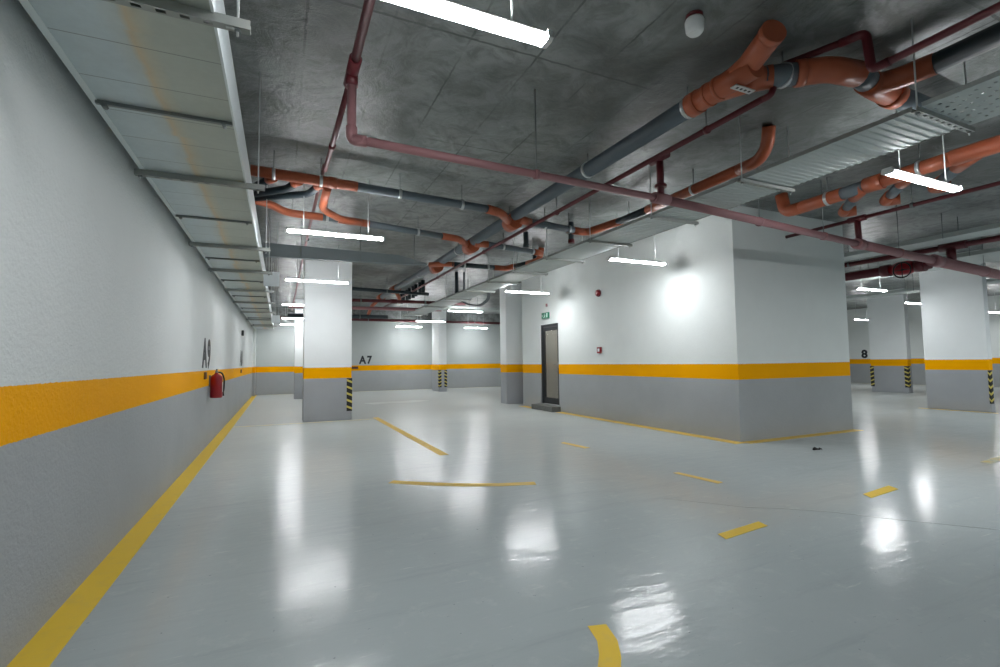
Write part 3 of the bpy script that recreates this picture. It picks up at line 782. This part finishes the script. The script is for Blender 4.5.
# dark stubs feeding it on the left and the orange curved links
for i, (xa, lab) in enumerate(((-.12, 'leftmost'), (.16, 'middle'), (.42, 'rightmost'))):
    o = pipe('drain_stub', '%s of three dark pipes joining the orange drain beside the left duct' % lab, 'pipe', [
        ('pipe_run', bend([(-.4, 6.75 + .15 * i, 3.5), (xa - .12, 6.42 + .1 * i, 3.5), (xa, 6.2, 3.5)], .08), .045, 'darkpipe'),
        ('socket', [(xa - .04, 6.28, 3.5), (xa + .02, 6.17, 3.5)], .052, 'orange')])
    o['group'] = 'dark drain stubs at the left'
pipe('drain_link', 'dull orange curved pipe linking the first and second crossing drains', 'pipe', [
    ('pipe_run', bend([(.5, 6.18, 3.47), (.5, 7.1, 3.47), (.8, 7.5, 3.47), (1.12, 7.68, 3.5)], .2), .05, 'orange')])
o = pipe('drain_branch', 'second crossing drain with orange curve at the duct and grey run', 'pipe', [
    ('elbow', bend([W(-.4, 7.15), W(-.15, 7.3), W(.05, 7.62), W(.55, 7.66)], .18), .056, 'orange'),
    ('pipe_run', [W(.5, 7.66), W(.8, 7.68)], .05, 'greypipe'), ('socket', [W(.78, 7.68), W(1.25, 7.75)], .058, 'orange'),
    ('pipe_run', [W(1.2, 7.75), W(2.6, 8.05)], .052, 'greypipe'),
    ('elbow', bend([W(2.55, 8.04), W(2.9, 8.12), W(3.15, 8.45)], .1), .06, 'orange'), ('wye_socket', [W(3.31, 8.75), W(3.31, 8.45)], .13, 'orange'),
    ('socket', [W(3.3, 8.35), W(3.55, 8.3)], .062, 'orange'),
    ('pipe_run', [W(3.5, 8.3), W(4.72, 8.55)], .052, 'greypipe'), ('elbow', [W(4.65, 8.53), W(4.86, 8.6)], .062, 'orange')])
rods(o, [W(.62, 7.66) + ('x',), W(2.1, 7.94) + ('x',), W(3.9, 8.38) + ('x',), W(4.62, 8.53) + ('x',)], .054)
o = pipe('drain_branch', 'third crossing drain with dark run and orange bend near the tray', 'pipe', [
    ('elbow', [W(3.05, 10.55), W(3.3, 10.35), W(3.55, 10.3)], .06, 'orange'),
    ('wye_socket', [W(3.29, 10.95), W(3.29, 10.65)], .13, 'orange'),
    ('pipe_run', [W(3.5, 10.3), W(4.6, 10.32)], .056, 'darkpipe'),
    ('elbow', bend([W(4.55, 10.32), W(4.85, 10.32), W(4.95, 10.0)], .1), .064, 'orange'),
    ('pipe_run', [W(4.93, 10.08), W(5.08, 9.5)], .052, 'darkpipe'),
    ('elbow', bend([W(5.06, 9.6), W(5.15, 9.2), W(5.15, 9.1, 3.78)], .12), .064, 'orange')])
rods(o, [W(3.8, 10.3) + ('x',), W(4.4, 10.32) + ('x',)], .058)
# vertical stubs coming down through the slab
for i, (x, y, z, lab) in enumerate(((4.3, 8.2, 3.5, 'left dark pipe stub dropping from the slab above the second crossing drain'),
                                    (4.75, 7.3, 3.42, 'right dark pipe stub dropping from the slab by the orange tray bend'),
                                    (5.2, 9.5, 3.4, 'dark pipe stub dropping from the slab beside the third crossing drain'))):
    pipe('floor_drain_stub', lab, 'pipe', [('pipe_run', [(x, y, z), (x, y, CZ)], .05, 'darkpipe'), ('socket', [(x, y, z), (x, y, z + .07)], .058, 'redcoup' if i else 'darkpipe')])
for i, (x, y, lab) in enumerate(((4.42, 12.6, 'thicker dark drop pipe hanging to the tray far down the hall'), (4.62, 12.55, 'thinner grey drop pipe hanging to the tray far down the hall'))):
    pipe('drop_pipe', lab, 'pipe', [('pipe_run', [(x, y, TZ + .02), (x, y, CZ)], (.05, .025)[i], ('darkpipe', 'greypipe')[i])])
st0 = None
for i in range(8):
    x, y = 3.9 + (i % 2) * .02, 14.2 + i * .42
    if st0 is None:
        st0 = pipe('slab_stub', 'dark pipe stub in the row hanging from the slab left of the far tray end', 'pipe', [('pipe_run', [(x, y, 3.42), (x, y, CZ)], .055, 'darkpipe')]); st0['group'] = 'row of dark slab stubs'
    else:
        c_ = copy_tree(st0); c_.location = (x, y, 3.42)

# orange drains on the right, over and beyond the near batten
o = pipe('drain_run', 'long orange drain overhead beyond the right end of the cable tray', 'pipe', [
    ('pipe_run', [(6.75, .6, 3.5), (6.78, 2.7, 3.5)], .09, 'orange'), ('pipe_run', [(6.78, 2.65, 3.5), (6.82, 3.5, 3.5)], .082, 'orange'),
    ('socket', [(6.82, 3.4, 3.5), (6.82, 3.6, 3.5)], .1, 'orange'), ('pipe_run', [(6.82, 3.55, 3.5), (6.86, 3.95, 3.5)], .08, 'greypipe'),
    ('pipe_run', [(6.86, 3.9, 3.5), (6.9, 4.5, 3.5)], .088, 'orange'), ('elbow', bend([(6.9, 4.4, 3.5), (6.91, 4.75, 3.5), (6.91, 4.8, 3.78)], .12), .088, 'orange')])
rods(o, [(6.79, 3.0, 3.5, 'y'), (6.87, 4.1, 3.5, 'y'), (6.76, 1.5, 3.5, 'y')], .09)
for i, (y, lab) in enumerate(((2.0, 'nearest short orange and grey branch off the right hand drain'), (2.75, 'second short orange and grey branch off the right hand drain'), (3.3, 'third short orange and grey branch off the right hand drain'), (3.85, 'farthest short orange and grey branch off the right hand drain'))):
    o = pipe('drain_side_branch', lab, 'pipe', [
        ('wye', [(6.8, y - .25, 3.48), (7.05, y + .02, 3.47)], .075, 'orange'),
        ('pipe_run', [(7.0, y - .03, 3.47), (7.45, y + .35, 3.46)], .062, 'greypipe'),
        ('elbow', bend([(7.38, y + .3, 3.46), (7.62, y + .5, 3.46), (7.7, y + .35, 3.46)], .08), .072, 'orange')])
    o['group'] = 'side branches of the right drain'

# far crossing pipes
o = pipe('crossing_pipe', 'dark pipe crossing high over the hall beyond the nearest left column', 'pipe', [('pipe_run', [(1.5, 13.9, 3.4), (4.1, 14.3, 3.4)], .05, 'darkpipe')]); rods(o, [(2.8, 14.1, 3.4, 'x')], .052, 'rod')
o = pipe('crossing_pipe', 'reddish pipe crossing over the hall under the dark crossing pipe', 'pipe', [('pipe_run', [(.6, 15., 3.2), (5.6, 15.1, 3.26)], .05, 'red'), ('coupling', [(3.1, 15.05, 3.23), (3.3, 15.05, 3.23)], .07, 'redcoup')]); rods(o, [(2.2, 15.03, 3.22, 'x'), (4.2, 15.08, 3.24, 'x')], .052, 'rod')
o = pipe('crossing_pipe', 'dull brown pipe crossing the far hall, third one back', 'pipe', [('pipe_run', [(.2, 16.5, 3.12), (5.2, 16.5, 3.18)], .055, 'pink')]); rods(o, [(1.9, 16.5, 3.14, 'x')], .057, 'rod')
o = pipe('crossing_pipe', 'lowest dark pipe crossing the far hall behind the left column', 'pipe', [('pipe_run', [(.2, 18., 2.98), (3.6, 18., 3.02)], .07, 'darkpipe')]); rods(o, [(2.6, 18., 3.0, 'x')], .072, 'rod')
o = pipe('crossing_pipe', 'red pipe crossing in front of the far wall right of the slim column', 'pipe', [('pipe_run', [(-.2, 22.3, 3.28), (12., 22.5, 3.28)], .06, 'red')]); rods(o, [(3.6, 22.36, 3.28, 'x'), (8.8, 22.45, 3.28, 'x')], .062, 'rod')
b = MB()
for k in range(4):
    q = k * .035
    b.tube(bend([(4.80, 11.5 + q, 3.16), (5.02 + q, 11.8 + q, 3.17), (5.25 + q, 12.4 + q, 3.05), (5.2 + q, 12.9 + q, 2.93), (5.0 + q, 13.3, 3.0), (4.9, 13.6 + q, 3.15)], .3, 5), .017, 8)
tag(b.build('cable_bundle', M['darkpipe']), 'dark cable bundle drooping past the tray near the slim dark gap', 'cables')

# ------------------------------------------------------------------ fill lamps added to light the lobby and hall
def area(name, loc, sx, sy, power, col=(.9, .97, 1.)):
    ld = bpy.data.lights.new(name, 'AREA'); ld.shape = 'RECTANGLE'; ld.size = sx; ld.size_y = sy; ld.energy = power; ld.color = col
    o = bpy.data.objects.new(name, ld); COL.objects.link(o); o.location = loc; return o
area('lobby_fill_lamp', (7.45, 11.4, 3.2), .6, .6, 14, (1, .93, .82))  # lamp without a fixture, added to light the lobby behind the glass
for x, y, p in ((5.6, -2.2, 45), (9.6, .2, 95), (13.3, 2.7, 70), (17.5, 2.0, 95), (13.4, 12., 95), (13.4, 17., 95), (19., 18., 95)):
    area('fill_lamp', (x, y, 2.95), 1.2, .1, p, (.93, .985, 1.))  # unseen lamps added to brighten the hall, no battens modelled here

# ------------------------------------------------------------------ world, camera, view
w = bpy.data.worlds.new('world'); S.world = w; w.use_nodes = True
w.node_tree.nodes['Background'].inputs[0].default_value = (0, 0, 0, 1)
YAW, PIT, ROL, F = .4262, .0588, -.0124, 483.6
cam = bpy.data.cameras.new('camera'); co = bpy.data.objects.new('camera', cam); COL.objects.link(co)
fw = Vector((math.sin(YAW) * math.cos(PIT), math.cos(YAW) * math.cos(PIT), math.sin(PIT)))
rt = Vector((math.cos(YAW), -math.sin(YAW), 0)); up = rt.cross(fw)
rt, up = rt * math.cos(ROL) + up * math.sin(ROL), up * math.cos(ROL) - rt * math.sin(ROL)
mt = Matrix((rt, up, -fw)).transposed().to_4x4(); mt.translation = (0, 0, 1.3)
co.matrix_world = mt
cam.sensor_width = 36; cam.lens = F * 36 / 1000; cam.clip_start = .05; cam.clip_end = 200
S.camera = co
S.view_settings.view_transform = 'Standard'; S.view_settings.look = 'None'
S.view_settings.gamma = 1; S.view_settings.use_curve_mapping = False
S.view_settings.exposure = 0.32
try:
    S.cycles.use_denoising = True
    S.cycles.max_bounces = 8; S.cycles.diffuse_bounces = 5; S.cycles.glossy_bounces = 4; S.cycles.transmission_bounces = 6
    S.cycles.sample_clamp_indirect = 6
except Exception: pass
